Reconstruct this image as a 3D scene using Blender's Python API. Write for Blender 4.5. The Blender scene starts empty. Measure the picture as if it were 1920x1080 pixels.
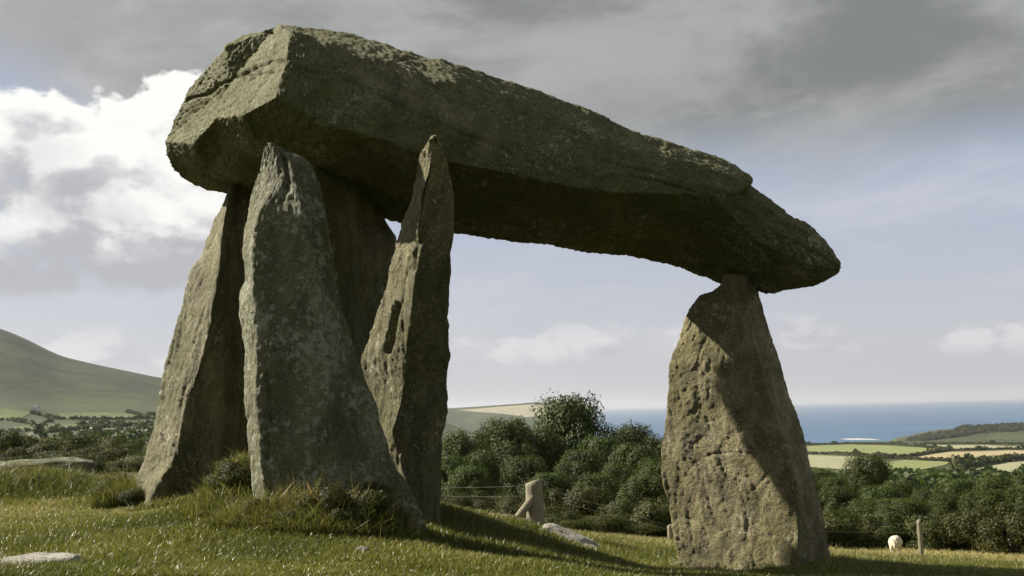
import bpy, bmesh, math, random
import numpy as np
from mathutils import Matrix, Vector

scn = bpy.context.scene
col = scn.collection
R = math.radians

# ------------------------------------------------------------------ camera
F = 2300.0                        # focal length in photograph pixels (1920 wide)
PITCH, ROLL = math.atan(226.5 / F), R(1.32)
r0 = np.array([1., 0, 0]); u0 = np.array([0, -math.sin(PITCH), math.cos(PITCH)])
FW = np.array([0, math.cos(PITCH), math.sin(PITCH)])
RT = math.cos(ROLL) * r0 - math.sin(ROLL) * u0
UP = math.sin(ROLL) * r0 + math.cos(ROLL) * u0
cam = bpy.data.cameras.new('camera'); cam.sensor_width = 36; cam.lens = 36 * F / 1920
cam.clip_start = 0.1; cam.clip_end = 200000
co = bpy.data.objects.new('camera', cam); col.objects.link(co)
co.matrix_world = Matrix(((RT[0], UP[0], -FW[0], 0), (RT[1], UP[1], -FW[1], 0), (RT[2], UP[2], -FW[2], 0), (0, 0, 0, 1)))
scn.camera = co

def P(px, py, d):                  # photograph pixel + distance ahead -> point in the place
    v = FW + RT * ((px - 960) / F) + UP * ((540 - py) / F)
    return v * (d / v[1])

# ------------------------------------------------------------------ world and sun
SUN_AZ, SUN_EL = R(-77.3), R(36)    # azimuth measured from straight ahead, negative = to the left
sd = Vector((math.sin(SUN_AZ) * math.cos(SUN_EL), math.cos(SUN_AZ) * math.cos(SUN_EL), math.sin(SUN_EL)))
sl = bpy.data.lights.new('sun', 'SUN'); sl.energy = 5.0; sl.angle = R(0.55); sl.color = (1.0, 0.91, 0.75)
so = bpy.data.objects.new('sun', sl); col.objects.link(so)
so.rotation_euler = sd.to_track_quat('Z', 'Y').to_euler(); so.location = (-20, 5, 30)
scn.view_settings.view_transform = 'Standard'; scn.view_settings.look = 'None'
scn.view_settings.exposure = 1.25; scn.view_settings.gamma = 1.0
scn.render.film_transparent = False
scn.cycles.max_bounces = 6; scn.cycles.diffuse_bounces = 3; scn.cycles.glossy_bounces = 2
scn.cycles.transmission_bounces = 3; scn.cycles.volume_bounces = 0; scn.cycles.transparent_max_bounces = 6

class X:                           # tiny expression wrapper round shader math nodes
    def __init__(s, t, k): s.t, s.k = t, k
    def op(s, o, b=None, c=None):
        n = s.t.nodes.new('ShaderNodeMath'); n.operation = o
        for i, v in enumerate((s, b, c)):
            if v is None: continue
            if isinstance(v, X): s.t.links.new(v.k, n.inputs[i])
            else: n.inputs[i].default_value = v
        return X(s.t, n.outputs[0])
    def __add__(s, b): return s.op('ADD', b)
    __radd__ = __add__
    def __sub__(s, b): return s.op('SUBTRACT', b)
    def __mul__(s, b): return s.op('MULTIPLY', b)
    __rmul__ = __mul__
    def __truediv__(s, b): return s.op('DIVIDE', b)
    def __rsub__(s, b): return (s * -1.0) + b
    def sm(s, a, b, lo=0., hi=1.):
        n = s.t.nodes.new('ShaderNodeMapRange'); n.interpolation_type = 'SMOOTHSTEP'
        for nm, v in (('From Min', a), ('From Max', b), ('To Min', lo), ('To Max', hi)):
            if isinstance(v, X): s.t.links.new(v.k, n.inputs[nm])
            else: n.inputs[nm].default_value = v
        s.t.links.new(s.k, n.inputs['Value']); return X(s.t, n.outputs[0])
def vec(t, x, y, z):
    n = t.nodes.new('ShaderNodeCombineXYZ')
    for i, v in enumerate((x, y, z)):
        if isinstance(v, X): t.links.new(v.k, n.inputs[i])
        else: n.inputs[i].default_value = v
    return n.outputs[0]
def noise(t, v, scale=1., detail=4., rough=.5, dist=0.):
    n = t.nodes.new('ShaderNodeTexNoise'); n.inputs['Scale'].default_value = scale
    n.inputs['Detail'].default_value = detail; n.inputs['Roughness'].default_value = rough
    n.inputs['Distortion'].default_value = dist
    if v is not None: t.links.new(v, n.inputs['Vector'])
    return X(t, n.outputs[0])
def mixc(t, f, a, b, blend='MIX'):
    n = t.nodes.new('ShaderNodeMix'); n.data_type = 'RGBA'; n.blend_type = blend
    for i, v in ((0, f), (6, a), (7, b)):
        if isinstance(v, X): t.links.new(v.k, n.inputs[i])
        elif isinstance(v, (float, int)): n.inputs[i].default_value = v
        elif isinstance(v, tuple): n.inputs[i].default_value = (*v, 1)
        else: t.links.new(v, n.inputs[i])
    return n.outputs[2]

w = bpy.data.worlds.new('World'); scn.world = w; w.use_nodes = True
t = w.node_tree; t.nodes.clear()
tc = t.nodes.new('ShaderNodeTexCoord')
nm = t.nodes.new('ShaderNodeVectorMath'); nm.operation = 'NORMALIZE'; t.links.new(tc.outputs['Generated'], nm.inputs[0])
sp = t.nodes.new('ShaderNodeSeparateXYZ'); t.links.new(nm.outputs[0], sp.inputs[0])
dx, dy, dz = (X(t, sp.outputs[i]) for i in range(3))
U = dx.op('ARCTAN2', dy); V = dz.op('ARCSINE')
sky = t.nodes.new('ShaderNodeTexSky'); sky.sky_type = 'NISHITA'; sky.sun_disc = False
sky.sun_elevation = SUN_EL; sky.sun_rotation = SUN_AZ; sky.altitude = 150; sky.air_density = 1.0; sky.dust_density = 2.0
G = 8.5                           # colours below are given as seen; the background strength is 0.1
def c10(r, g, b): return (r * G, g * G, b * G)
sund = (dx * sd.x + dy * sd.y + dz * sd.z)          # 1 towards the sun
# thin pale veil over the blue
veil = mixc(t, V.sm(0.0, 0.25), c10(.60, .605, .67), c10(.42, .47, .61))
base = mixc(t, 0.78, sky.outputs[0], veil)
streak = noise(t, vec(t, U * 5.0, V * 16.0, 3.1), 1., 6, .6, .6)
base = mixc(t, streak.sm(.45, .78, 0., .45), base, c10(.68, .68, .70))
# small far cumulus near the horizon
n2 = noise(t, vec(t, U * 17.0, V * 26.0, 7.7), 1., 7, .55, .2)
n2b = noise(t, vec(t, U * 17.0 - 0.35, V * 26.0 + .5, 7.7), 1., 7, .55, .2)
band = V.sm(.028, .045) * V.sm(.085, .052)
d2 = n2 + band * .17
far = mixc(t, (n2 - n2b).sm(-.12, .14), c10(.50, .50, .56), c10(.80, .79, .79))
base = mixc(t, d2.sm(.60, .72, 0., .60) * band, base, far)
# cumulus bank
# grey stratus sheet overhead with breaks
ps = vec(t, dx / (dz + .12), dy / (dz + .12), 0.)
n3 = noise(t, ps, 1.1, 6, .55, .4)
n4 = noise(t, vec(t, U * 4.0 + 2.0, V * 9.0, 5.0), 1., 10, .62, .35)
edge = V - .185 - U.sm(-.24, -.40) * .055 + (n4 - .5) * .10
cov = edge.sm(-.02, .05) * n3.sm(.22, .36)
sc_dark = mixc(t, n4.sm(.36, .62), c10(.215, .228, .222), c10(.40, .41, .412))
sc_lit = mixc(t, n4.sm(.36, .62), c10(.44, .44, .445), c10(.60, .60, .605))
sc = mixc(t, sund.sm(.25, .80), sc_dark, sc_lit)
base = mixc(t, cov, base, sc)
def cumul(du, dv):
    n = noise(t, vec(t, U * 9.0 + (2.3 + du), V * 13.0 + dv, 1.3), 1., 10, .56, .15)
    a = (U + .45) / .33; b = (V - .178) / .083
    blob = (1.0 - (a * a * a * a + b * b * b * b)).op('MAXIMUM', -3.0)
    return (n - .5) * 1.15 + blob * .22
d1 = cumul(0, 0); d1s = cumul(-.10, .22)
lit = (d1 - d1s).sm(-.10, .09)
big = noise(t, vec(t, U * 7.0 + 4.1, V * 15.0, 8.8), 1., 5, .5, .3)
sh = (V.sm(.10, .225) * .95 + (big - .5) * 2.6 + lit * .5 - .30).sm(0., .95)
cc = mixc(t, sh, c10(.47, .475, .51), c10(.98, .98, .95))
base = mixc(t, d1.sm(.0, V.sm(.13, .24, .16, .06)), base, cc)
bg = t.nodes.new('ShaderNodeBackground'); bg.inputs['Strength'].default_value = 0.05
t.links.new(base, bg.inputs['Color'])
wo = t.nodes.new('ShaderNodeOutputWorld'); t.links.new(bg.outputs[0], wo.inputs['Surface'])

# ------------------------------------------------------------------ helpers
rng = np.random.default_rng(11)
_perm = np.random.default_rng(5).permutation(512)
_perm = np.concatenate([_perm, _perm, _perm])
_grad = np.random.default_rng(6).normal(size=(512, 3)); _grad /= np.linalg.norm(_grad, axis=1)[:, None]
def perlin(p):
    p = np.asarray(p, float); i = np.floor(p).astype(int); f = p - i; i = i & 511
    s = f * f * f * (f * (f * 6 - 15) + 10); out = 0
    for a in (0, 1):
        for b in (0, 1):
            for c in (0, 1):
                h = _perm[_perm[_perm[(i[:, 0] + a) & 511] + ((i[:, 1] + b) & 511)] + ((i[:, 2] + c) & 511)] & 511
                g = _grad[h]; dd = (g * (f - np.array([a, b, c]))).sum(1)
                wgt = (s[:, 0] if a else 1 - s[:, 0]) * (s[:, 1] if b else 1 - s[:, 1]) * (s[:, 2] if c else 1 - s[:, 2])
                out = out + wgt * dd
    return out
def fbm(p, octv=4, gain=.5):
    p = np.asarray(p, float); r = 0; a = 1.
    for o in range(octv):
        r = r + a * perlin(p * 2.03 ** o + 17.3 * o); a *= gain
    return r

def npmesh(name, v, faces, smooth=True, attrs=None):
    """v (n,3); faces: list of (m,k) integer arrays"""
    me = bpy.data.meshes.new(name); v = np.asarray(v, np.float32)
    me.vertices.add(len(v)); me.vertices.foreach_set('co', v.ravel())
    nl = sum(f.size for f in faces); npoly = sum(len(f) for f in faces)
    me.loops.add(nl); me.polygons.add(npoly)
    me.loops.foreach_set('vertex_index', np.concatenate([f.ravel() for f in faces]).astype(np.int32))
    tot = np.concatenate([np.full(len(f), f.shape[1]) for f in faces])
    st = np.concatenate([[0], np.cumsum(tot)[:-1]])
    me.polygons.foreach_set('loop_start', st.astype(np.int32))
    me.polygons.foreach_set('use_smooth', np.full(npoly, smooth))
    me.update(calc_edges=True)
    for k, a in (attrs or {}).items():
        at = me.attributes.new(k, 'FLOAT', 'POINT'); at.data.foreach_set('value', np.asarray(a, np.float32))
    return me
def link(name, me, mat=None, loc=(0, 0, 0), parent=None, label=None, cat=None, group=None, kind=None):
    o = bpy.data.objects.new(name, me); col.objects.link(o); o.location = loc
    if mat is not None and me is not None:
        if not me.materials: me.materials.append(mat)
    if parent: o.parent = parent
    if label: o['label'] = label
    if cat: o['category'] = cat
    if group: o['group'] = group
    if kind: o['kind'] = kind
    return o
def grid_faces(m, n, wrap=True):
    i = np.arange(m - 1)[:, None]; j = np.arange(n if wrap else n - 1)[None]
    j2 = (j + 1) % n
    return np.stack([i * n + j, i * n + j2, (i + 1) * n + j2, (i + 1) * n + j], -1).reshape(-1, 4)

# ------------------------------------------------------------------ materials
def mat(name):
    m = bpy.data.materials.new(name); m.use_nodes = True; tr = m.node_tree; tr.nodes.clear()
    out = tr.nodes.new('ShaderNodeOutputMaterial'); b = tr.nodes.new('ShaderNodeBsdfPrincipled')
    tr.links.new(b.outputs[0], out.inputs[0]); b.inputs['Roughness'].default_value = .85
    b.inputs['Specular IOR Level'].default_value = .25
    return m, tr, b
def bump(tr, b, h, strength, dist):
    n = tr.nodes.new('ShaderNodeBump'); n.inputs['Strength'].default_value = strength; n.inputs['Distance'].default_value = dist
    tr.links.new(h.k, n.inputs['Height']); tr.links.new(n.outputs[0], b.inputs['Normal'])
def objco(tr): return tr.nodes.new('ShaderNodeTexCoord').outputs['Object']
def scaled(tr, v, s):
    n = tr.nodes.new('ShaderNodeVectorMath'); n.operation = 'MULTIPLY'; n.inputs[1].default_value = s; tr.links.new(v, n.inputs[0]); return n.outputs[0]

def stone_mat(name, dark, light, moss, mossamt, lichen, lichamt, seed, fol=(1, 1, 1)):
    m, tr, b = mat(name); oc = objco(tr)
    mv = tr.nodes.new('ShaderNodeVectorMath'); mv.operation = 'ADD'; mv.inputs[1].default_value = (seed, seed * .7, seed * 1.3); tr.links.new(oc, mv.inputs[0])
    v = mv.outputs[0]; vf = scaled(tr, v, fol)
    a = noise(tr, vf, 5., 9, .65, .3); c = noise(tr, v, 1.6, 5, .55)
    colr = mixc(tr, a.sm(.33, .68), dark, light)
    colr = mixc(tr, c.sm(.5 - .3 * mossamt, .75 - .2 * mossamt, 0., .85), colr, moss)
    fine = noise(tr, v, 85., 5, .72)
    colr = mixc(tr, fine.sm(.3, .72), colr, colr) if False else colr
    mul = tr.nodes.new('ShaderNodeMix'); mul.data_type = 'RGBA'; mul.blend_type = 'MULTIPLY'; mul.inputs[0].default_value = 1
    g = fine.sm(.30, .70, .45, 1.5); tr.links.new(colr, mul.inputs[6]); tr.links.new(vec(tr, g, g, g), mul.inputs[7]); colr = mul.outputs[2]
    ln = noise(tr, v, 19., 7, .72, .3); lm = noise(tr, v, 2.6, 5, .6)
    vor = tr.nodes.new('ShaderNodeTexVoronoi'); vor.inputs['Scale'].default_value = 13; tr.links.new(v, vor.inputs['Vector'])
    spot = X(tr, vor.outputs['Distance']) + (ln - .5) * .5
    colr = mixc(tr, (ln + lm * .6).sm(.94 - .1 * lichamt, 1.02 - .08 * lichamt, 0., .75), colr, lichen)
    colr = mixc(tr, spot.sm(.16, .11, 0., .6) * lm.sm(.5, .6), colr, lichen)
    sk = noise(tr, v, 62., 4, .6); colr = mixc(tr, sk.sm(.57, .65, 0., .7) * lm.sm(.36, .60), colr, lichen)
    tr.links.new(colr, b.inputs['Base Color']); b.inputs['Roughness'].default_value = .72
    b.inputs['Specular IOR Level'].default_value = .4
    h = noise(tr, vf, 55., 8, .72, .2) * .55 + a * .45 + fine * .4
    bump(tr, b, h, 1., .034)
    return m
M = {}
M['cap'] = stone_mat('capstone_rock', (.060, .058, .023), (.165, .156, .074), (.068, .073, .014), .75, (.28, .28, .195), .5, 3.1)
M['st1'] = stone_mat('upright_rock', (.056, .055, .029), (.146, .142, .084), (.070, .072, .021), .5, (.25, .265, .20), 1.2, 9.4, (1, 1, .45))
M['st2'] = stone_mat('dark_upright_rock', (.051, .049, .023), (.176, .160, .082), (.066, .066, .017), .45, (.30, .285, .21), .45, 21.0, (1, 1, .3))
M['st3'] = stone_mat('pale_upright_rock', (.090, .080, .036), (.270, .238, .125), (.112, .102, .030), .4, (.36, .335, .25), .55, 33.0)
M['pale'] = stone_mat('pale_boulder_rock', (.22, .21, .18), (.38, .36, .32), (.16, .15, .09), .2, (.45, .45, .42), .8, 41.0)

def leaf_mat(name, c1, c2, c3, trans=.35, rough=.55, spec=.3):
    m, tr, b = mat(name)
    at = tr.nodes.new('ShaderNodeAttribute'); at.attribute_name = 'tint'; tv = X(tr, at.outputs['Fac'])
    oi = tr.nodes.new('ShaderNodeObjectInfo'); rnd = X(tr, oi.outputs['Random'])
    cl = mixc(tr, tv.sm(0, .6), c1, c2); cl = mixc(tr, tv.sm(.72, 1.), cl, c3)
    hs = tr.nodes.new('ShaderNodeHueSaturation'); tr.links.new(cl, hs.inputs['Color'])
    tr.links.new((rnd * .03 + .485).k, hs.inputs['Hue']); tr.links.new((rnd * .35 + .82).k, hs.inputs['Value'])
    tr.links.new(hs.outputs[0], b.inputs['Base Color']); b.inputs['Roughness'].default_value = rough
    b.inputs['Specular IOR Level'].default_value = spec
    tl = tr.nodes.new('ShaderNodeBsdfTranslucent'); tr.links.new(hs.outputs[0], tl.inputs['Color'])
    mx = tr.nodes.new('ShaderNodeMixShader'); mx.inputs[0].default_value = trans
    tr.links.new(b.outputs[0], mx.inputs[1]); tr.links.new(tl.outputs[0], mx.inputs[2])
    tr.links.new(mx.outputs[0], [n for n in tr.nodes if n.type == 'OUTPUT_MATERIAL'][0].inputs[0])
    return m
M['leaf'] = leaf_mat('broadleaf_foliage', (.024, .038, .006), (.054, .076, .010), (.115, .128, .018), .35)
M['scrub'] = leaf_mat('scrub_foliage', (.030, .038, .008), (.060, .068, .012), (.12, .115, .03), .35)
M['rust'] = leaf_mat('rusty_scrub_foliage', (.05, .045, .012), (.12, .085, .028), (.20, .12, .05), .35)
M['lush'] = leaf_mat('low_leafy_foliage', (.05, .066, .012), (.11, .125, .024), (.20, .17, .05), .4)
M['lawn'] = leaf_mat('lawn_blades', (.060, .069, .011), (.132, .138, .022), (.27, .235, .085), .4, .40, .4)
M['tall'] = leaf_mat('long_grass_blades', (.058, .064, .014), (.130, .136, .028), (.26, .20, .085), .45, .45, .4)
M['dry'] = leaf_mat('dry_field_grass', (.13, .125, .04), (.22, .19, .075), (.33, .27, .13), .35, .5, .4)

m, tr, b = mat('bark'); n = noise(tr, scaled(tr, objco(tr), (6, 6, 1)), 3, 5, .6)
tr.links.new(mixc(tr, n.sm(.3, .7), (.04, .033, .024), (.10, .085, .06)), b.inputs['Base Color']); bump(tr, b, n, .6, .03); M['bark'] = m
m, tr, b = mat('weathered_timber'); oc = objco(tr); n = noise(tr, scaled(tr, oc, (40, 40, 3)), 1.5, 6, .65); n2_ = noise(tr, oc, 6, 4, .6)
tr.links.new(mixc(tr, n2_.sm(.45, .7, 0, .7), mixc(tr, n.sm(.3, .7), (.10, .09, .065), (.26, .235, .18)), (.15, .16, .09)), b.inputs['Base Color']); bump(tr, b, n, .8, .01); M['wood'] = m
m, tr, b = mat('wire'); b.inputs['Base Color'].default_value = (.2, .2, .19, 1); b.inputs['Metallic'].default_value = .6; b.inputs['Roughness'].default_value = .5; M['wire'] = m
m, tr, b = mat('wool'); oc = objco(tr); n = noise(tr, oc, 14, 6, .65)
tr.links.new(mixc(tr, n.sm(.3, .7), (.42, .37, .27), (.66, .60, .48)), b.inputs['Base Color']); bump(tr, b, n, 1., .06); M['wool'] = m
m, tr, b = mat('whitewash'); n = noise(tr, objco(tr), .6, 4); tr.links.new(mixc(tr, n, (.62, .6, .56), (.8, .79, .75)), b.inputs['Base Color']); M['white'] = m
m, tr, b = mat('slate'); n = noise(tr, objco(tr), 1.5, 4); tr.links.new(mixc(tr, n, (.07, .07, .08), (.14, .14, .15)), b.inputs['Base Color']); M['slate'] = m

# ground: turf near by, rough pasture, then heath on the high slopes
m, tr, b = mat('turf'); oc = objco(tr); sx = tr.nodes.new('ShaderNodeSeparateXYZ'); tr.links.new(oc, sx.inputs[0])
zz = X(tr, sx.outputs[2]); yy = X(tr, sx.outputs[1]); xx = X(tr, sx.outputs[0])
n = noise(tr, oc, 1.3, 7, .6); nf = noise(tr, oc, 30, 5, .7); nl = noise(tr, scaled(tr, oc, (1, .5, 1)), .005, 8, .65, .4); nl2 = noise(tr, scaled(tr, oc, (1, .45, 1)), .022, 8, .7, .3)
near = mixc(tr, n.sm(.35, .68), (.055, .062, .018), (.10, .105, .032)); near = mixc(tr, nf.sm(.4, .75, 0, .5), near, (.045, .038, .02))
past = mixc(tr, nl.sm(.4, .62), (.028, .038, .012), (.060, .068, .024)); past = mixc(tr, nl2.sm(.45, .65, 0, .75), past, (.035, .048, .02))
heath = mixc(tr, nl.sm(.42, .58), (.011, .021, .007), (.038, .050, .016)); heath = mixc(tr, nl2.sm(.46, .58, 0, .85), heath, (.017, .019, .011))
fld = mixc(tr, n.sm(.3, .7), (.17, .15, .05), (.27, .225, .09))
moor = mixc(tr, n.sm(.3, .7), (.028, .032, .010), (.055, .055, .018)); c1 = mixc(tr, (yy + (n - .5) * 6.).sm(12.5, 16.), near, mixc(tr, (xx + yy * .12).sm(-.5, 1.5), moor, fld))
c1 = mixc(tr, yy.sm(95., 140.), c1, past); c1 = mixc(tr, (zz + (nl - .5) * 70).sm(5., 55.), c1, heath)
tr.links.new(c1, b.inputs['Base Color']); bump(tr, b, n * .5 + nf, .7, .03); M['ground'] = m
def field_mat(name, a, c):
    m, tr, b = mat(name); oc = objco(tr); n = noise(tr, oc, .03, 7, .65); st = noise(tr, scaled(tr, oc, (.5, .02, 1)), 1., 3, .5)
    tr.links.new(mixc(tr, (n * .7 + st * .3).sm(.35, .65), a, c), b.inputs['Base Color']); return m
M['fgreen'] = field_mat('pasture_green', (.125, .148, .052), (.170, .192, .072))
M['ftan'] = field_mat('stubble_tan', (.24, .205, .11), (.31, .265, .15))
M['fgrey'] = field_mat('mown_field', (.185, .19, .11), (.245, .245, .15))
M['fpale'] = field_mat('far_pale_fields', (.19, .18, .13), (.27, .25, .185))
M['fhill'] = field_mat('hill_pasture', (.050, .072, .024), (.082, .108, .038))
M['sand'] = field_mat('pale_sand', (.34, .345, .34), (.42, .42, .41))
m, tr, b = mat('sea_water'); oc = objco(tr); n = noise(tr, scaled(tr, oc, (.004, .02, 1)), 1., 6, .6); n5 = noise(tr, scaled(tr, oc, (.0006, .0025, 1)), 1., 5, .6)
tr.links.new(mixc(tr, n5.sm(.35, .65), (.036, .085, .165), (.052, .110, .20)), b.inputs['Base Color']); b.inputs['Roughness'].default_value = .55; b.inputs['Specular IOR Level'].default_value = .22
bump(tr, b, n, .5, 3.0); M['sea'] = m

# ------------------------------------------------------------------ ground shape
def az_px(px): return math.atan((px - 960) / F)
CP = [(0,1080,6.0),(300,1080,6.0),(600,1080,6.0),(800,1080,6.3),(1066,1080,7.2),(1280,1080,8.6),(1400,1080,9.6),(1560,1062,10.2),(1700,1072,11),(1900,1074,11),
      (100,945,11),(300,944,10.2),(480,938,8.9),(540,990,7.9),(700,992,8.0),(640,955,8.4),(790,965,9.0),(900,985,9.5),(940,1013,9.0),(1133,1050,9.5),(1233,1078,9.3),(1133,1046,10.6),(1300,1070,10.8),
      (990,992,15),(1150,1012,15.5),(1200,1032,13.0),(1150,1016,25),(1150,1006,50),(1150,1003,85),(950,1000,30),(950,985,80),(850,985,30),(850,970,80),
      (1726,1060,30),(1680,1042,50),(1700,1002,88),(1600,1052,13),(1600,1045,30),(1890,1054,32),(1890,1046,50),(1890,1000,88),
      (100,912,13),(100,884,20),(100,884,40),(100,876,70),(0,915,13),(0,878,60),(300,896,20),(300,876,60),(500,880,20),(500,880,60),(650,950,20),(650,930,60),(700,968,15.6),(820,985,15.)]
pts = []
for px, py, d in CP:
    p = P(px, py, d); pts.append((math.log(math.hypot(p[0], p[1])), math.atan2(p[0], p[1]) * 2.2, p[2] / math.hypot(p[0], p[1])))
for a in (-40, -20, 0, 20, 40):
    pts.append((math.log(3.5), R(a) * 2.2, (-.80 - .004 * a) / 3.5)); pts.append((math.log(2.), R(a) * 2.2, (-.84 - .003 * a) / 2.))
for a in (-40, 40):
    pts.append((math.log(8), R(a) * 2.2, (-.75 if a < 0 else -1.3) / 8)); pts.append((math.log(30), R(a) * 2.2, (-.9 if a < 0 else -4.) / 30))
for px, z in ((-400, -5), (300, -6), (700, -11), (960, -14), (1300, -14.5), (2200, -14.5)):
    d = 140.; pts.append((math.log(d), az_px(px) * 2.2, z / d))
pts = np.array(pts)
def tpsk(r2): return np.where(r2 > 1e-12, .5 * r2 * np.log(np.maximum(r2, 1e-12)), 0)
_A = tpsk(((pts[:, None, :2] - pts[None, :, :2]) ** 2).sum(-1)) + np.eye(len(pts)) * 1e-4
_Q = np.c_[np.ones(len(pts)), pts[:, :2]]
_S = np.linalg.solve(np.block([[_A, _Q], [_Q.T, np.zeros((3, 3))]]), np.r_[pts[:, 2], 0, 0, 0])
crest_px = [-3000, -800, -300, 0, 50, 100, 200, 300, 400, 500, 600, 700, 800, 850, 900, 1000, 1100]
crest_z = [250, 300, 270, 214, 188, 150, 122, 95, 71, 50, 33, 20, 9, -2, -16, -40, -60]
CRX = np.arange(-3000, 1400, 5.); _k = np.exp(-(np.arange(-60, 65, 5.) / 26) ** 2); CRZ = np.convolve(np.pad(np.interp(CRX, crest_px, crest_z), 12, 'edge'), _k / _k.sum(), 'valid')
dd_ = np.log([130, 300, 600, 900, 1300, 1800, 2400, 3000, 3600, 4000, 4500, 6000, 8000, 14000])
base_l = [-6, -10, -14, -14, -14, -14, -14, -14, -14, -14, -20, -60, -160, -190]
base_r = [-14, -24, -40, -52, -64, -76, -86, -96, -122, -154, -166, -180, -190, -195]
def height(x, y):
    x = np.asarray(x, float); y = np.asarray(y, float)
    d = np.maximum(np.hypot(x, y), .5); az = np.arctan2(x, y)
    sh = x.shape; d = d.ravel(); az = az.ravel()
    azc = np.clip(az, R(-40), R(40)); ld = np.log(np.clip(d, 2., 140.))
    q = np.empty_like(d)
    for s in range(0, len(d), 20000):
        e = slice(s, s + 20000); g = np.c_[ld[e], azc[e] * 2.2]
        q[e] = tpsk(((g[:, None] - pts[None, :, :2]) ** 2).sum(-1)) @ _S[:-3] + _S[-3] + g @ _S[-2:]
    zn = q * np.clip(d, 2., 140.)
    px = 960 + F * np.tan(np.clip(az, R(-55), R(55))); L = np.log(np.maximum(d, 130.))
    k = np.clip((px - 600) / 500, 0, 1); k = k * k * (3 - 2 * k)
    base = np.interp(L, dd_, base_l) * (1 - k) + np.interp(L, dd_, base_r) * k
    s = np.interp(d, [700, 1100, 1500, 1900, 2400, 2800, 3100, 3600, 4500, 6500], [0, .015, .07, .24, .62, .92, 1, .9, .5, 0])
    pw = px + 26 * perlin(np.c_[x.ravel() / 420, y.ravel() / 420, d * 0 + 2.5]) + 12 * perlin(np.c_[x.ravel() / 150, y.ravel() / 150, d * 0 + 7.5])
    hill = np.maximum(np.interp(pw, CRX, CRZ) + 14, 0) * s
    hl = np.interp(px, [1640, 1665, 1733, 1800, 1893, 2200, 2600], [0, 36, 62, 72, 74, 82, 0]) * np.exp(-((np.log(d) - math.log(4600)) / .10) ** 2)
    dh = np.interp(px, [300, 700, 845, 930, 1000, 1040, 1070, 1095], [120, 170, 172, 184, 196, 190, 150, 0]) * np.exp(-((np.log(d) - math.log(8000)) / .12) ** 4)
    far = base + hill
    far = np.where(d > 3800, np.maximum(far, np.maximum(np.where(hl > 1, hl - 172, -999), np.where(dh > 1, dh - 158, -999))), far)
    far = far + perlin(np.c_[x.ravel() / 300, y.ravel() / 300, d * 0]) * np.clip((d - 500) / 1500, 0, 1) * 5 * (far > -140)
    f = np.clip((d - 95) / 60, 0, 1); f = f * f * (3 - 2 * f)
    z = zn * (1 - f) + far * f
    side = np.clip((np.abs(az) - R(45)) / R(60), 0, 1); side = side * side * (3 - 2 * side)
    z = z * (1 - side) + side * (-.86 - np.minimum(d, 3000.) * .006)
    z = z + fbm(np.c_[x.ravel() * .9, y.ravel() * .9, d * 0 + 3], 3) * .05 * np.clip(1.6 - d / 60, 0, 1)
    # grass-grown bank heaped between the left-hand uprights
    for bx, by, br, bh in MOUNDS:
        z = z + bh * np.exp(-(((x.ravel() - bx) ** 2 + (y.ravel() - by) ** 2) / br ** 2))
    return z.reshape(sh)
MOUNDS = []
for px, py, d, br, bh in ((450, 930, 8.75, .26, .26), (560, 960, 8.2, .40, .07), (120, 930, 11.9, .55, .10), (20, 930, 11.9, .6, .10), (975, 1000, 10.9, .40, .06)):
    p = P(px, py, d); MOUNDS.append((p[0], p[1], br, bh))
def gz(x, y): return float(height(np.array([x]), np.array([y]))[0])
def ray_ground(px, py, d0=8., d1=9000.):         # where the sight line through a pixel meets the ground
    v = FW + RT * ((px - 960) / F) + UP * ((540 - py) / F); v = v / v[1]
    ds = np.exp(np.linspace(math.log(d0), math.log(d1), 900)); zz = height(v[0] * ds, ds)
    hit = np.nonzero(v[2] * ds < zz)[0]
    i = hit[0] if len(hit) else len(ds) - 1
    return np.array([v[0] * ds[i], ds[i], zz[i]])

azs = np.concatenate([np.radians(np.arange(-180, -33, 4.)), np.radians(np.arange(-33, 33, .19)), np.radians(np.arange(33, 180, 4.))])
rs = np.exp(np.arange(math.log(.6), math.log(13500), .0245))
gx = rs[:, None] * np.sin(azs)[None]; gy = rs[:, None] * np.cos(azs)[None]; gzv = height(gx, gy)
gv = np.stack([gx, gy, gzv], -1).reshape(-1, 3); gf = grid_faces(len(rs), len(azs))
c0 = len(gv); gv = np.vstack([gv, [[0, 0, gzv[0].mean()]]]); jj = np.arange(len(azs))
fan = np.stack([np.full_like(jj, c0), jj, (jj + 1) % len(azs)], -1)
link('ground', npmesh('ground', gv, [gf, fan]), M['ground'], kind='structure')

# sea: a ring-shaped sheet out to the horizon
aa = np.radians(np.arange(0, 360, 1.5)); rr = np.array([3000, 4000, 5500, 8000, 12000, 20000, 35000, 60000., 120000.])
sv = np.stack([rr[:, None] * np.sin(aa)[None], rr[:, None] * np.cos(aa)[None], np.full((len(rr), len(aa)), -150.)], -1).reshape(-1, 3)
link('sea', npmesh('sea', sv, [grid_faces(len(rr), len(aa))[:, ::-1]], False), M['sea'], kind='structure')

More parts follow.
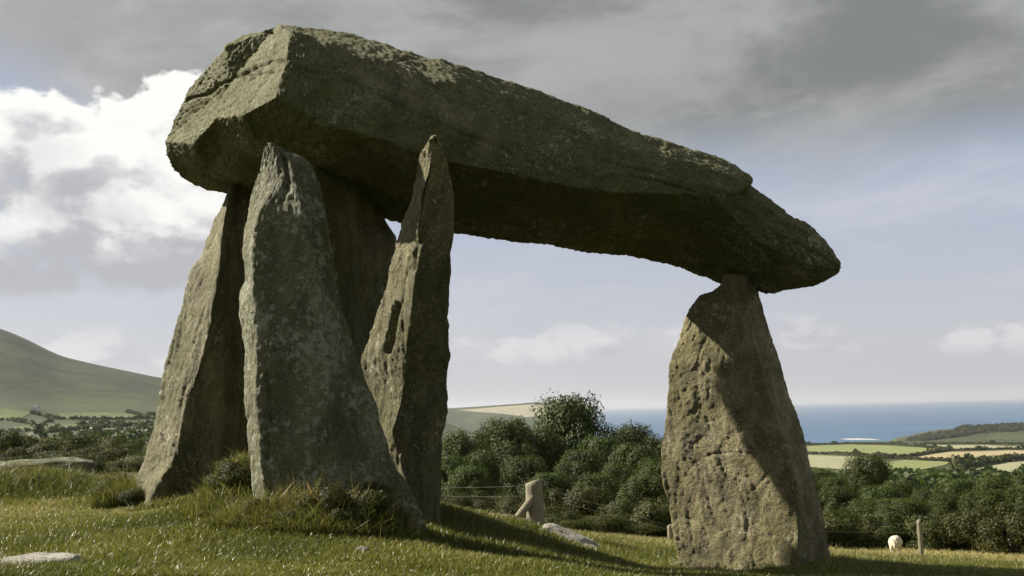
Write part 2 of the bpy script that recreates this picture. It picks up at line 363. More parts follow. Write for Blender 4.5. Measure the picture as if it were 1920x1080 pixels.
# ------------------------------------------------------------------ stones
def catmull(a, m):
    """a (k,...) control rings -> m rings, spaced by mean chord"""
    k = len(a); ch = np.linalg.norm(np.diff(a, axis=0), axis=-1).mean(1); s = np.r_[0, np.cumsum(ch)]
    tt = np.linspace(0, s[-1], m); i = np.clip(np.searchsorted(s, tt, 'right') - 1, 0, k - 2)
    h = (s[i + 1] - s[i]); f = ((tt - s[i]) / h)[:, None, None]
    tan = np.empty_like(a)
    tan[1:-1] = (a[2:] - a[:-2]) / (s[2:] - s[:-2])[:, None, None]; tan[0] = (a[1] - a[0]) / (s[1] - s[0]); tan[-1] = (a[-1] - a[-2]) / (s[-1] - s[-2])
    tan *= .8; h = h[:, None, None]
    return (2*f**3 - 3*f**2 + 1) * a[i] + (f**3 - 2*f**2 + f) * h * tan[i] + (-2*f**3 + 3*f**2) * a[i+1] + (f**3 - f**2) * h * tan[i+1]
def loft(name, rings, m, n, caps=(12, 12), smooth=6, amp=(.045, .018, .007), fol=(1, 1, 1), seed=0., cracks=(), pits=0., matr=None, **kw):
    a = np.array([[P(*c) for c in r] for r in rings])              # (k, corners, 3)
    k, c = a.shape[:2]
    el = np.linalg.norm(a - np.roll(a, -1, 1), axis=-1).mean(0); seg = np.maximum(2, np.round(el / el.sum() * n).astype(int)); n = seg.sum()
    fine = np.concatenate([a[:, [i]] + (np.roll(a, -1, 1)[:, [i]] - a[:, [i]]) * (np.arange(seg[i]) / seg[i])[None, :, None] for i in range(c)], 1)
    g = catmull(fine, m)
    def cap(r, q):
        cen = r.mean(0); f = np.linspace(0, .97, q + 1)[1:]
        return r[None] + (cen - r)[None] * f[:, None, None]
    g = np.concatenate([cap(g[0], caps[0])[::-1], g, cap(g[-1], caps[1])])
    for _ in range(smooth):
        nb = (np.roll(g, 1, 1) + np.roll(g, -1, 1)) * .5
        ud = g.copy(); ud[1:-1] = (g[2:] + g[:-2]) * .5
        g = g * .5 + (nb * .25 + ud * .25)
    mm = len(g); v = g.reshape(-1, 3)
    faces = [grid_faces(mm, n)]; v = np.vstack([v, g[0].mean(0), g[-1].mean(0)]); j = np.arange(n); last = (mm - 1) * n
    faces += [np.stack([np.full(n, len(v) - 2), (j + 1) % n, j], -1), np.stack([np.full(n, len(v) - 1), last + j, last + (j + 1) % n], -1)]
    me = npmesh(name, v, faces)
    nr = np.empty(len(v) * 3, np.float32); me.vertex_normals.foreach_get('vector', nr); nr = nr.reshape(-1, 3).astype(float)
    cen = v.mean(0)
    if ((v - cen) * nr).sum(1).mean() < 0:
        me.flip_normals(); nr = -nr
    fv = v * np.array(fol) + seed
    wp = np.stack([perlin(fv * 2.6 + o) for o in (0., 31., 57.)], 1) * .16; fv = fv + wp
    d = amp[0] * fbm(fv * 1.7, 3) + amp[1] * (1.0 * fbm(fv * 6.0, 3) + .3 * np.abs(perlin(fv * 5.2 + 3))) + amp[2] * (.75 * fbm(fv * 24., 2) + .4 * np.abs(perlin(fv * 17. + 8)))
    rg = 1 - np.abs(perlin(fv * 4.3 + 9)) * 2; d -= amp[1] * .7 * np.clip(rg - .8, 0, 1) / .2   # thin weathered seams
    if pits: d -= pits * np.clip(perlin(fv * 9 + 40) - .18, 0, 1)
    # step-like flaking
    st = perlin(fv * 2.4 + 70); d += amp[1] * .45 * np.tanh(st * 7) + amp[2] * 1.0 * fbm(fv * 47., 2)
    if cracks:
        pr = v / np.maximum((v @ FW)[:, None], .1); pu = 960 + F * (pr @ RT); pv = 540 - F * (pr @ UP)
        front = (nr * v).sum(1) < 0
        for depth, width, line in cracks:
            best = np.full(len(v), 1e9)
            for (x0, y0), (x1, y1) in zip(line[:-1], line[1:]):
                tx, ty = x1 - x0, y1 - y0; s = np.clip(((pu - x0) * tx + (pv - y0) * ty) / (tx * tx + ty * ty), 0, 1)
                best = np.minimum(best, np.hypot(pu - x0 - s * tx, pv - y0 - s * ty))
            best = np.abs(best + 3 * perlin(v * 7) + 1.5 * perlin(v * 23))
            d -= np.where(front, depth * np.exp(-(np.maximum(best, 0) / width) ** 2), 0)
    v = v + nr * d[:, None]
    lo = v[v[:, 2].argmin()].copy(); bx, by = v[:, 0].mean(), v[:, 1].mean(); org = np.array([bx, by, v[:, 2].min()])
    me.vertices.foreach_set('co', (v - org).astype(np.float32).ravel()); me.update()
    return link(name, me, matr, loc=tuple(org), **kw)

# capstone: rings run from the high end to the tail; corners crest, shoulder, side, lower edge, underside x2, back edge, back x2, top back
CAP = [
 [(519,48,8.75),(543,58,8.35),(536,112,8.12),(515,183,8.02),(455,215,8.45),(403,223,8.85),(366,268,9.15),(305,268,9.62),(352,168,9.3),(425,88,9.0)],
 [(566,52,8.75),(585,70,8.4),(570,125,8.15),(545,198,8.05),(495,285,8.75),(430,325,9.5),(385,351,10.1),(327,322,9.95),(372,190,10.2),(470,63,9.6)],
 [(622,57,8.85),(645,90,8.45),(630,155,8.22),(618,233,8.12),(575,297,8.85),(520,345,9.6),(425,363,10.25),(390,352,10.4),(450,200,10.7),(550,66,9.9)],
 [(730,84,8.95),(745,122,8.6),(738,190,8.38),(735,270,8.3),(700,328,9.0),(670,373,9.7),(620,393,10.25),(590,380,10.5),(600,230,10.8),(670,92,10.0)],
 [(833,114,9.1),(845,160,8.75),(842,235,8.52),(842,306,8.5),(810,358,9.1),(780,398,9.7),(740,416,10.2),(720,400,10.45),(730,270,10.7),(790,125,10.1)],
 [(960,155,9.3),(967,200,8.95),(952,265,8.72),(946,325,8.65),(920,383,9.2),(890,423,9.75),(865,438,10.2),(850,422,10.4),(860,300,10.6),(920,164,10.1)],
 [(1087,200,9.45),(1088,242,9.15),(1062,300,8.92),(1045,346,8.85),(1020,400,9.35),(1010,438,9.85),(996,454,10.2),(990,440,10.35),(1000,330,10.5),(1050,208,10.1)],
 [(1200,248,9.55),(1198,285,9.3),(1172,330,9.1),(1150,360,9.05),(1130,415,9.5),(1120,455,9.85),(1108,474,10.15),(1105,457,10.3),(1120,370,10.4),(1170,254,10.1)],
 [(1300,281,9.65),(1294,306,9.4),(1275,340,9.3),(1255,363,9.25),(1235,420,9.6),(1220,465,9.9),(1198,484,10.1),(1198,470,10.25),(1220,400,10.35),(1270,288,10.1)],
 [(1342,295,9.7),(1335,318,9.45),(1315,345,9.35),(1292,364,9.32),(1270,425,9.65),(1255,473,9.9),(1235,492,10.1),(1238,480,10.25),(1262,416,10.35),(1310,303,10.1)],
 [(1386,316,9.75),(1380,333,9.5),(1360,352,9.42),(1335,370,9.4),(1312,430,9.7),(1300,482,9.9),(1267,501,10.1),(1270,490,10.25),(1300,430,10.35),(1350,323,10.1)],
 [(1412,336,9.75),(1405,346,9.52),(1385,362,9.45),(1357,388,9.46),(1335,445,9.72),(1322,492,9.92),(1295,510,10.1),(1298,500,10.22),(1325,440,10.3),(1380,338,10.05)],
 [(1407,347,9.72),(1402,356,9.55),(1388,372,9.5),(1372,403,9.52),(1352,455,9.75),(1340,500,9.95),(1321,521,10.1),(1323,510,10.2),(1340,450,10.25),(1382,350,10.0)],
 [(1420,358,9.72),(1413,370,9.56),(1402,390,9.52),(1388,420,9.56),(1370,470,9.78),(1358,512,9.95),(1345,529,10.1),(1347,518,10.18),(1360,460,10.2),(1398,362,9.95)],
 [(1454,381,9.75),(1446,394,9.6),(1434,418,9.56),(1420,450,9.6),(1410,495,9.8),(1400,526,9.95),(1385,541,10.08),(1387,530,10.15),(1400,470,10.2),(1432,386,9.95)],
 [(1500,408,9.8),(1493,420,9.66),(1482,444,9.62),(1470,475,9.66),(1460,512,9.82),(1452,536,9.94),(1442,551,10.02),(1444,538,10.1),(1455,480,10.15),(1480,413,9.95)],
 [(1537,435,9.85),(1531,446,9.72),(1521,465,9.68),(1510,492,9.7),(1502,520,9.82),(1497,535,9.92),(1492,542,9.98),(1494,530,10.05),(1502,490,10.1),(1522,440,9.98)],
 [(1562,462,9.88),(1558,470,9.78),(1552,483,9.75),(1546,500,9.76),(1542,517,9.84),(1540,526,9.9),(1538,531,9.95),(1540,522,10.0),(1544,500,10.03),(1553,467,9.97)],
 [(1579,490,9.88),(1578,494,9.83),(1576,499,9.82),(1574,504,9.83),(1573,508,9.86),(1572,510,9.89),(1572,511,9.92),(1573,508,9.95),(1574,502,9.95),(1577,493,9.92)],
]
for k, df in enumerate((.23, .22, .20, .08, -.03)):          # lie of the front edge at the high end
    CAP[k][:4] = [(a, b_, d_ + df) for a, b_, d_ in CAP[k][:4]]
for k, db in {4: .05, 5: .14, 6: .14, 7: -.15, 8: -.32, 9: -.36, 10: -.28, 11: -.28, 12: -.26, 13: -.22, 14: -.15}.items():   # back edge
    CAP[k][5:] = [(a, b_, d_ - db * (1.0 if j < 2 else 1.3)) for j, (a, b_, d_) in enumerate(CAP[k][5:])]
capcr = [(.035, 2.4, [(334,194),(362,183),(388,177),(412,160),(440,148),(472,132),(505,112),(527,111),(545,118)]),
         (.02, 2., [(407,159),(450,145),(490,137),(520,132),(535,132)]),
         (.02, 2., [(455,72),(490,60),(535,62)]),
         (.02, 2.6, [(560,125),(640,148),(700,175),(760,205),(830,235),(900,262),(960,285)]),
         (.02, 3., [(1180,330),(1240,342),(1300,360)]),
         (.02, 3., [(1130,300),(1190,318),(1250,330)])]
loft('capstone', CAP, 400, 380, caps=(44, 8), smooth=4, amp=(.035, .013, .013), seed=3.3, cracks=capcr, pits=.015, matr=M['cap'],
     label='huge sloping mossy capstone slab balanced on the upright stones', cat='capstone')

def upright(rows, dL, thick):
    return rows
# broad front upright (rows: height px, left, first ridge, second ridge, right)
A = []
for py, l, a1, a2, r in [(1040,466,500,655,835),(1000,470,500,650,808),(950,475,499,645,788),(909,469,492,637,766),(876,468,488,632,746),(815,464,484,628,725),(750,459,480,625,705),(709,457,478,620,685),
        (652,460,480,616,668),(600,451,474,608,651),(573,449,472,603,644),(547,449,470,598,639),(531,459,474,595,636),(515,458,474,591,633),(480,455,472,584,626),
        (431,455,476,574,617),(395,463,488,566,608),(351,470,512,557,599),(329,477,519,551,590),(302,485,519,543,576),(286,490,514,532,550),(274,496,508,516,524),(266,501,505,508,511)]:
    f = np.clip((py - 266) / 130., .12, 1.) ; lean = np.interp(py, [266, 1000], [.12, 0.])
    A.append([(l, py, 8.08 + .14 * f + lean), (a1, py, 8.08 - .10 * f + lean), (a2, py, 8.08 - .14 * f + lean), (r, py, 8.10 + .08 * f + lean), (r - 10 * f, py, 8.10 + .22 * f + lean), (l + 14 * f, py, 8.10 + .26 * f + lean)])
loft('standing_stone', A[::-1][::-1], 300, 240, caps=(6, 5), smooth=4, amp=(.03, .012, .008), fol=(1, 1, .55), seed=11., pits=.015, matr=M['st1'],
     cracks=[(.03, 5., [(531, 290), (540, 340), (528, 372)]), (.02, 4., [(500, 700), (508, 780), (500, 860)])],
     label='broad lichen-grey upright stone rising to a blunt point from tall grass', cat='standing stone', group='upright stones of the tomb')
# upright at the high end of the capstone
B = []
for py, l, a1 in [(990,222,270),(950,233,280),(905,244,298),(868,265,322),(815,281,336),(762,294,346),(711,305,364),(653,320,384),(595,335,396),(560,342,401),(515,355,410),(480,375,414),(444,390,417),(409,402,421),(393,413,424),(362,423,430),(335,430,438)]:
    s = np.interp(py, [335, 990], [0, .15])
    B.append([(l, py, 10.15 + s), (a1, py, 9.8), (452, py, 10.0), (520, py, 10.5), (510, py, 10.7), (l + 30, py, 10.5 + s)])
loft('standing_stone', B, 280, 220, caps=(6, 5), smooth=3, amp=(.03, .024, .011), fol=(1.25, 1.25, .35), seed=24., pits=.03, matr=M['st2'],
     label='leaning upright with a ridged sunlit edge and deep black inner face', cat='standing stone', group='upright stones of the tomb')
# upright half hidden between the front pair
Dk = []
for py1, py2, l, r in [(1000,985,548,820),(960,950,552,805),(800,790,560,785),(690,682,566,768),(560,556,572,752),(450,448,578,746),(420,428,582,734),(380,416,585,727),(330,408,588,724),(285,396,590,721),(255,380,592,718)]:
    Dk.append([(l, py1, 8.98), ((l + r) / 2, (py1 + py2) / 2, 9.35), (r, py2, 10.0), (r - 8, py2, 10.25), ((l + r) / 2 - 20, (py1 + py2) / 2, 9.9), (l - 15, py1, 9.35)])
loft('standing_stone', Dk, 230, 180, caps=(6, 5), smooth=4, amp=(.04, .014, .008), fol=(1, 1, .6), seed=37., pits=.02, matr=M['st2'],
     label='shaded upright under the slab between the broad stone and the slender one', cat='standing stone', group='upright stones of the tomb')
# slender pointed upright with a split down its sunlit face
C = []
for py, l, a1, r in [(1010,700,778,822),(960,700,775,823),(917,700,765,828),(868,697,748,828),(813,690,734,831),(770,686,746,838),(713,682,756,838),(684,680,758,840),(671,680,759,844),(655,685,760,842),(640,691,762,840),(595,704,769,840),(573,712,771,841),
        (542,722,774,842),(507,729,778,844),(471,741,781,846),(440,749,785,849),(418,756,785,850),(404,765,785,850),(364,775,787,850),(333,780,793,843),(293,787,803,834),(269,798,810,824),(254,810,813,817)]:
    f = np.clip((py - 250) / 120., .1, 1.); y = np.interp(py, [254, 420, 700, 1000], [7.92, 8.16, 8.50, 8.68])
    C.append([(l, py, y + .34 * f), (a1, py, y), ((a1 + r) / 2, py, y + .02), (r, py, y + .12 * f), (r - 6 * f, py, y + .10 + .26 * f), (l + 22 * f, py, y + .14 + .34 * f)])
loft('standing_stone', C, 300, 200, caps=(6, 5), smooth=3, amp=(.02, .015, .009), fol=(1.2, 1.2, .45), seed=52., pits=.02, matr=M['st2'],
     cracks=[(.12, 4.5, [(746, 572), (737, 605), (732, 640), (729, 658)]), (.05, 5., [(786, 455), (778, 480), (774, 505)]), (.04, 5., [(812, 268), (803, 300), (795, 350), (788, 400)])],
     label='slender pointed upright leaning against the slab with a dark hollow in it', cat='standing stone', group='upright stones of the tomb')
# tail upright
Rr = []
for py, l, mid, a1, r in [(1110,1274,1390,1500,1570),(1075,1272,1390,1499,1564),(1059,1270,1390,1499,1560),(1028,1267,1386,1498,1553),(987,1261,1382,1498,1547),(945,1252,1376,1496,1537),(904,1241,1368,1491,1528),(852,1236,1360,1478,1515),(821,1239,1356,1468,1506),
        (779,1248,1354,1455,1492),(738,1251,1350,1443,1479),(696,1254,1346,1430,1467),(673,1257,1344,1423,1461),(639,1273,1344,1414,1451),(606,1285,1346,1408,1441),(577,1300,1350,1402,1433),(553,1317,1356,1396,1427),(545,1335,1362,1392,1426),(534,1350,1368,1390,1424),(512,1354,1370,1388,1420)]:
    f = np.interp(py, [512, 620, 850, 1100], [.3, .62, 1, 1]); ln = np.interp(py, [512, 1100], [.0, -.12])
    Rr.append([(l, py, 10.1 + .26 * f + ln), (mid, py, 10.08 - .02 * f + ln), (a1, py, 10.1 - .32 * f + ln), (r, py, 10.1 + .05 * f + ln), (r - 14, py, 10.12 + .36 * f + ln), (l + 30, py, 10.14 + .50 * f + ln)])
loft('standing_stone', Rr, 290, 250, caps=(6, 5), smooth=3, amp=(.034, .010, .008), fol=(1.25, 1.25, .6), seed=66., pits=.0, matr=M['st3'],
     cracks=[(.007, 2.2, [(1300, 868), (1330, 852), (1370, 848), (1405, 850)]), (.008, 2.5, [(1405, 925), (1440, 890), (1465, 850)]), (.01, 3., [(1290, 960), (1300, 1020)])],
     label='tawny tapering upright holding up the low tail of the slab alone', cat='standing stone', group='upright stones of the tomb')

def rock(name, c, dims, rz=0., tilt=(0, 0), seed=0., p=3.2, amp=.12, res=26, matr=None, **kw):
    bm = bmesh.new(); bmesh.ops.create_cube(bm, size=2); bmesh.ops.subdivide_edges(bm, edges=bm.edges[:], cuts=res, use_grid_fill=True)
    v = np.array([q.co[:] for q in bm.verts]); v /= np.linalg.norm(v, axis=1)[:, None]
    v = v / ((np.abs(v) ** p).sum(1) ** (1 / p))[:, None]
    nn = v / np.linalg.norm(v, axis=1)[:, None]
    v = v * np.array(dims) / 2 + nn * (amp * min(dims) * (fbm(v * 1.3 + seed, 4) + .5 * fbm(v * 4 + seed, 3) + .35 * np.tanh(perlin(v * 2.2 + seed) * 12) * .5))[:, None]
    for q, x in zip(bm.verts, v): q.co = x
    me = bpy.data.meshes.new(name); bm.to_mesh(me); bm.free()
    for pl in me.polygons: pl.use_smooth = True
    o = link(name, me, matr or M['pale'], loc=tuple(c), **kw); o.rotation_euler = (tilt[0], tilt[1], rz); return o
p = P(28, 886, 13.0); rock('boulder', (p[0], p[1], p[2] - .03), (1.65, .5, .30), .05, (0, -.06), 3., matr=M['st1'], label='long low grey slab lying in the bank of dark grass', cat='boulder')
p = ray_ground(66, 1064, 4); rock('flat_stone', (p[0], p[1], p[2] + .012), (.45, .27, .10), .2, (.05, -.03), 7., p=2.6, label='pale flat stone showing through the mown turf', cat='stone')
p = P(1072, 1022, 11.6); rock('boulder', (p[0], p[1], p[2] - .02), (.66, .45, .22), -.15, (.15, .47), 12., label='pale sunlit slab sloping into the turf by the thick post', cat='boulder')
p = P(958, 1000, 11.3); rock('boulder', (p[0], p[1], gz(p[0], p[1]) + .0), (.5, .35, .2), .2, (0, .15), 19., matr=M['st2'], label='low shaded boulder in front of the braced post', cat='boulder')
p = ray_ground(1452, 1067, 8); rock('flat_stone', (p[0], p[1], p[2] + .01), (.46, .26, .09), -.1, (0, -.03), 25., p=2.6, label='thin pale stone at the foot of the tawny upright', cat='stone')
p = ray_ground(678, 1041, 5); rock('small_stone', (p[0], p[1], p[2] + .01), (.09, .07, .06), .4, (0, 0), 31., p=2.2, res=10, label='little grey stone in the turf below the broad upright', cat='stone')

# ------------------------------------------------------------------ grass
def blades(name, base, h, wd, lean, tint, matr, label, seed=1):
    g = np.random.default_rng(seed); n = len(base); a = g.uniform(0, 2 * np.pi, n); la = g.uniform(0, 2 * np.pi, n)
    side = np.stack([np.cos(a), np.sin(a), 0 * a], 1) * (wd / 2)[:, None]; ld = np.stack([np.cos(la), np.sin(la), 0 * la], 1) * (lean * h)[:, None]
    up = np.array([0, 0, 1.]) * h[:, None]
    m1 = base + up * .55 + ld * .35; tip = base + up * (1 - .25 * lean[:, None]) + ld
    v = np.stack([base - side, base + side, m1 - side * .8, m1 + side * .8, tip], 1).reshape(-1, 3)
    i = np.arange(n)[:, None] * 5
    f = np.concatenate([i + [[0, 1, 3]], i + [[0, 3, 2]], i + [[2, 3, 4]]])
    return link(name, npmesh(name, v, [f], False, {'tint': np.repeat(tint, 5)}), matr, label=label, cat='grass', kind='stuff')
def scatter(n, pxa, pxb, da, db, seed):
    g = np.random.default_rng(seed); px = g.uniform(pxa, pxb, n); d = np.exp(g.uniform(math.log(da), math.log(db), n)); x = (px - 960) / F * d
    return x, d, g
x, y, g = scatter(250000, -60, 1960, 5.6, 14.5, 2)
patch = fbm(np.c_[x * 1.1, y * 1.1, x * 0], 3); h = .022 + .022 * np.clip(patch + .5, 0, 1.3) + g.uniform(0, .018, len(x)); h *= np.interp(y, [5, 14], [1, 1.5])
worn = fbm(np.c_[x * .45, y * .45, x * 0 + 9], 3); h *= np.clip(1.15 + 1.2 * worn, .45, 1.6); tn = np.clip(.42 + .5 * patch - .75 * worn + g.normal(0, .2, len(x)), 0, 1)
blades('lawn_grass', np.c_[x, y, height(x, y) - .004], h, g.uniform(.0035, .007, len(x)), g.uniform(.2, 1., len(x)), tn, M['lawn'], 'short cropped turf spreading round the stones', 3)
# long grass heaped round the feet of the stones and on the bank
bx, by, bh, bt = [], [], [], []
def clump(px, py, d, rx, ry, n, hh, ti, seed):
    g = np.random.default_rng(seed); c = P(px, py, d); r = np.sqrt(g.uniform(0, 1, n)); a = g.uniform(0, 6.283, n)
    bx.append(c[0] + rx * r * np.cos(a)); by.append(c[1] + ry * r * np.sin(a)); bh.append(hh * g.uniform(.25, 1.0, n) * (1 + .5 * (g.uniform(0, 1, n) > .85)) * (1.1 - .5 * r)); bt.append(np.clip(g.normal(ti, .22, n), 0, 1))
clump(450, 930, 8.55, .30, .28, 5000, .17, .55, 1); clump(425, 950, 8.4, .28, .28, 5500, .22, .5, 2); clump(500, 970, 7.9, .38, .22, 7000, .22, .5, 3)
clump(600, 982, 7.75, .45, .2, 8000, .20, .5, 4); clump(690, 990, 7.8, .35, .16, 5000, .18, .45, 5); clump(590, 965, 7.9, .35, .1, 3500, .30, .85, 6); clump(680, 970, 7.9, .3, .1, 3000, .30, .85, 7)
clump(235, 945, 10.3, .26, .26, 5000, .32, .5, 8); clump(310, 945, 9.6, .3, .15, 2200, .10, .5, 9)
for k in range(9): clump(-30 + 31 * k, 935, 11.5 + .25 * (k % 3), .42, .38, 2600, .20 - .04 * (k % 2), .25 + .12 * (k % 3), 20 + k)
for k in range(6): clump(820 + 34 * k, 980, 9.4 + .3 * (k % 2), .35, .3, 1500, .11, .35, 40 + k)
for k in range(9): clump(1262 + 36 * k, 1066 - 2 * (k % 3), 9.72 + .04 * (k % 2), .16, .09, 700, .05 + .035 * (k % 3), .45, 50 + k)
clump(1150, 1035, 12.5, .3, .2, 1600, .12, .4, 60); clump(1255, 1040, 10.2, .15, .12, 900, .12, .5, 61); clump(1560, 1050, 10.1, .2, .15, 1200, .12, .4, 62)
bx, by, bh, bt = map(np.concatenate, (bx, by, bh, bt)); n = len(bx)
g = np.random.default_rng(77)
blades('long_grass', np.c_[bx, by, height(bx, by) - .01], bh, g.uniform(.004, .008, n), g.uniform(.25, .95, n), bt, M['tall'], 'long tussocky grass heaped round the feet of the stones', 5)
# thin seed stalks
sx_, sy_ = [], []
for px, py, d, k in ((560, 960, 7.8, 10), (680, 970, 7.8, 10), (725, 1000, 7.7, 4), (850, 990, 9., 10), (950, 1010, 8.6, 5), (60, 930, 11.2, 10), (230, 930, 10.2, 5), (450, 900, 8.4, 6)):
    c = P(px, py, d); sx_.append(c[0] + g.normal(0, .22, k)); sy_.append(c[1] + g.normal(0, .12, k))
sx_, sy_ = np.concatenate(sx_), np.concatenate(sy_); n = len(sx_)
blades('grass_stalks', np.c_[sx_, sy_, height(sx_, sy_) - .01], g.uniform(.16, .36, n), np.full(n, .004), g.uniform(.05, .3, n), g.uniform(.3, .9, n), M['dry'], 'thin straw-coloured seed stalks standing in the long grass', 6)
# rough dry pasture running down to the wood
x, y, g = scatter(70000, 800, 1980, 12.5, 92, 9)
keep = (y > 13.2 + .6 * perlin(np.c_[x, y, x * 0])); x, y = x[keep], y[keep]; patch = fbm(np.c_[x * .25, y * .12, x * 0 + 4], 3)
h = (.10 + .10 * np.clip(patch + .4, 0, 1)) * g.uniform(.5, 1.2, len(x)) * np.interp(y, [12, 40], [.8, 1.3])
blades('field_grass', np.c_[x, y, height(x, y) - .01], h, np.interp(y, [12, 90], [.008, .05]), g.uniform(.2, .9, len(x)), np.clip(.45 + .7 * patch + g.normal(0, .2, len(x)), 0, 1), M['dry'], 'dry yellowing pasture grass between the stones and the wood', 8)

# ------------------------------------------------------------------ trees and scrub
def tube(path, rad, sides=7):
    path = np.array(path, float); k = len(path); v = []
    for i in range(k):
        tdir = path[min(i + 1, k - 1)] - path[max(i - 1, 0)]; tdir /= np.linalg.norm(tdir)
        a = np.cross(tdir, [0.3, 1, .2]); a /= np.linalg.norm(a); b2 = np.cross(tdir, a)
        for s in range(sides):
            an = 6.2832 * s / sides; v.append(path[i] + rad[i] * (a * math.cos(an) + b2 * math.sin(an)))
    v = np.array(v); f = grid_faces(k, sides)
    e = np.arange(sides)
    return v, f, np.stack([np.zeros(sides - 2, int) + (k - 1) * sides, (k - 1) * sides + e[1:-1], (k - 1) * sides + e[2:]], -1)
def merge(parts):
    vs, qs, ts, o = [], [], [], 0
    for v, f, tf in parts: vs.append(v); qs.append(f + o); ts.append(tf + o); o += len(v)
    return np.vstack(vs), [np.vstack(qs), np.vstack(ts)]
def make_tree(seed, nlobe, nleaf, leaf, low=.18, spread=.5, lob=(.12, .22), dome=False):
    g = np.random.default_rng(seed); parts = []; ends = []
    parts.append(tube([(0, 0, -.06), (.01, 0, .12), (.02, .01, .3), (.01, .02, .55), (0, 0, .78)], [.034, .026, .021, .013, .004]))
    lob_c, lob_r = [], []
    for k in range(nlobe):
        z = low + (1 - low) * (g.beta(1.2, 1.6) if dome else g.beta(1.6, 1.3)); prof = math.sqrt(max(0.02, 1 - (abs(z - .5) / .5) ** 3)) if not dome else math.sqrt(max(.05, 1 - z ** 3))
        a = g.uniform(0, 6.283); rr_ = spread * prof * math.sqrt(g.uniform(.12, 1)) * .82; r = g.uniform(*lob)
        c = np.array([rr_ * math.cos(a), rr_ * math.sin(a), min(z, 1 - r * .95)]); lob_c.append(c); lob_r.append(r)
        if k % 2 == 0:
            z0 = max(.1, c[2] * .55); mid = np.array([c[0] * .45, c[1] * .45, (z0 + c[2]) / 2 - .01])
            parts.append(tube([(0.01, 0.01, z0), mid, c], [.012, .008, .003], 5))
    tv, tf = merge(parts); trunk = npmesh('tree_trunk', tv, tf)
    lc = np.array(lob_c); lr = np.array(lob_r); k = g.choice(nlobe, nleaf, p=lr ** 2 / (lr ** 2).sum())
    dr = g.normal(size=(nleaf, 3)); dr /= np.linalg.norm(dr, axis=1)[:, None]
    rad = lr[k] * (.45 + .62 * g.uniform(0, 1, nleaf) ** .7) * (1 + .5 * perlin(lc[k] * 3 + dr * 2.0) + .2 * perlin(lc[k] * 7 + dr * 5.0)); pos = lc[k] + dr * rad[:, None]
    cc_ = np.array([0, 0, .42]); og = (pos - cc_) / np.linalg.norm(pos - cc_, axis=1)[:, None]
    nrm = dr * .55 + og * .6 + g.normal(0, .36, (nleaf, 3)); nrm /= np.linalg.norm(nrm, axis=1)[:, None]
    ta = np.cross(nrm, g.normal(size=(nleaf, 3))); ta /= np.linalg.norm(ta, axis=1)[:, None]; tb = np.cross(nrm, ta)
    s = leaf * g.uniform(.6, 1.3, nleaf)[:, None]
    v = np.stack([pos - ta * s, pos - tb * s * .55 + nrm * s * .15, pos + ta * s, pos + tb * s * .55 + nrm * s * .15], 1).reshape(-1, 3)
    lobt = .38 + .55 * fbm(pos * 4.5 + seed, 3); tint = np.clip(lobt + g.normal(0, .12, nleaf), 0, 1)
    return trunk, npmesh('tree_crown', v, [np.arange(nleaf * 4).reshape(-1, 4)], False, {'tint': np.repeat(tint, 4)})
protos = [make_tree(101, 70, 26000, .0145, .18, .52, (.08, .18)), make_tree(102, 70, 26000, .0150, .05, .58, (.08, .17), True), make_tree(103, 76, 26000, .014, .10, .50, (.08, .17)), make_tree(104, 64, 26000, .0150, .05, .56, (.08, .19), True)]
shrubs = [make_tree(201, 26, 14000, .024, .02, .60, (.14, .26), True), make_tree(202, 22, 13000, .024, .0, .64, (.14, .28), True)]
def tree(px, py, wpx, d, k, label, group, rot, name='broadleaf_tree', cat='tree', shrub=False, mt='leaf'):
    tp = P(px, py, d); z0 = gz(tp[0], tp[1]); hgt = max(tp[2] - z0, .10); wid = wpx / F * d / 2
    tk, cr = (shrubs if shrub else protos)[k]
    e = link(name, None, None, loc=(tp[0], tp[1], z0 - .03 * hgt), label=label, cat=cat, group=group)
    if wid < hgt * .42 and not shrub: wid = hgt * .42
    if shrub: wid = min(wid, hgt * (1.5 if d > 14 else 1.15))
    sc_ = (wid / .62, wid / .62, hgt * .985); rz = rot
    for nmn, me, mm in (('stem' if shrub else 'trunk', tk, M['bark']), ('foliage' if shrub else 'crown', cr, M[mt])):
        o = link(nmn, me, mm, parent=e); o.scale = sc_; o.rotation_euler = (0, 0, rz)
    return e
WG = 'trees of the wood beyond the field'
tree(1066, 728, 190, 92, 1, 'tallest round-headed tree of the wood, standing against the sea', WG, .3)
tree(1185, 786, 105, 96, 1, 'lone rounded treetop between the tallest tree and tawny upright', WG, 1.2)
tree(948, 775, 120, 84, 2, 'broad yellow-green treetop against the far pale headland', WG, 2.2)
tree(1622, 848, 92, 92, 0, 'bushy dark tree standing up before the pale far fields', WG, 4.0)
tree(868, 798, 110, 72, 3, 'yellow-green bushy tree close beside the slender upright', WG, .9)
i = 0
for px, py, wp, d in [(1005,792,110,86),(1125,808,110,88),(1236,812,90,92),(905,835,120,66),(985,850,130,64),(1075,858,130,66),(1155,862,120,68),(1225,850,120,70),(850,850,100,60),
                      (1300,850,120,80),(1400,860,120,80),(1490,865,100,84),
                      (1538,874,70,95),(1572,905,130,74),(1680,897,100,86),(1738,908,95,72),(1795,892,120,92),(1865,888,130,90),(1090,835,150,78),(960,818,140,76),(1190,826,130,80),(880,868,130,56),(1030,880,150,58),(1120,880,150,60),(1210,885,140,58),(1650,905,140,78),(1560,888,120,84),(1770,918,140,66),(1690,930,150,62),(1930,884,130,92),(1848,912,150,64),(1620,930,130,64),(1930,905,150,66)]:
    tree(px, py, wp, d, i % 4, ('dark broadleaf tree of the wood behind the thick braced post' if px < 1240 else 'dark broadleaf tree of the wood screened by the tawny upright' if px < 1500 else 'dark broadleaf tree of the wood behind the grazing sheep'), WG, i * 1.7); i += 1
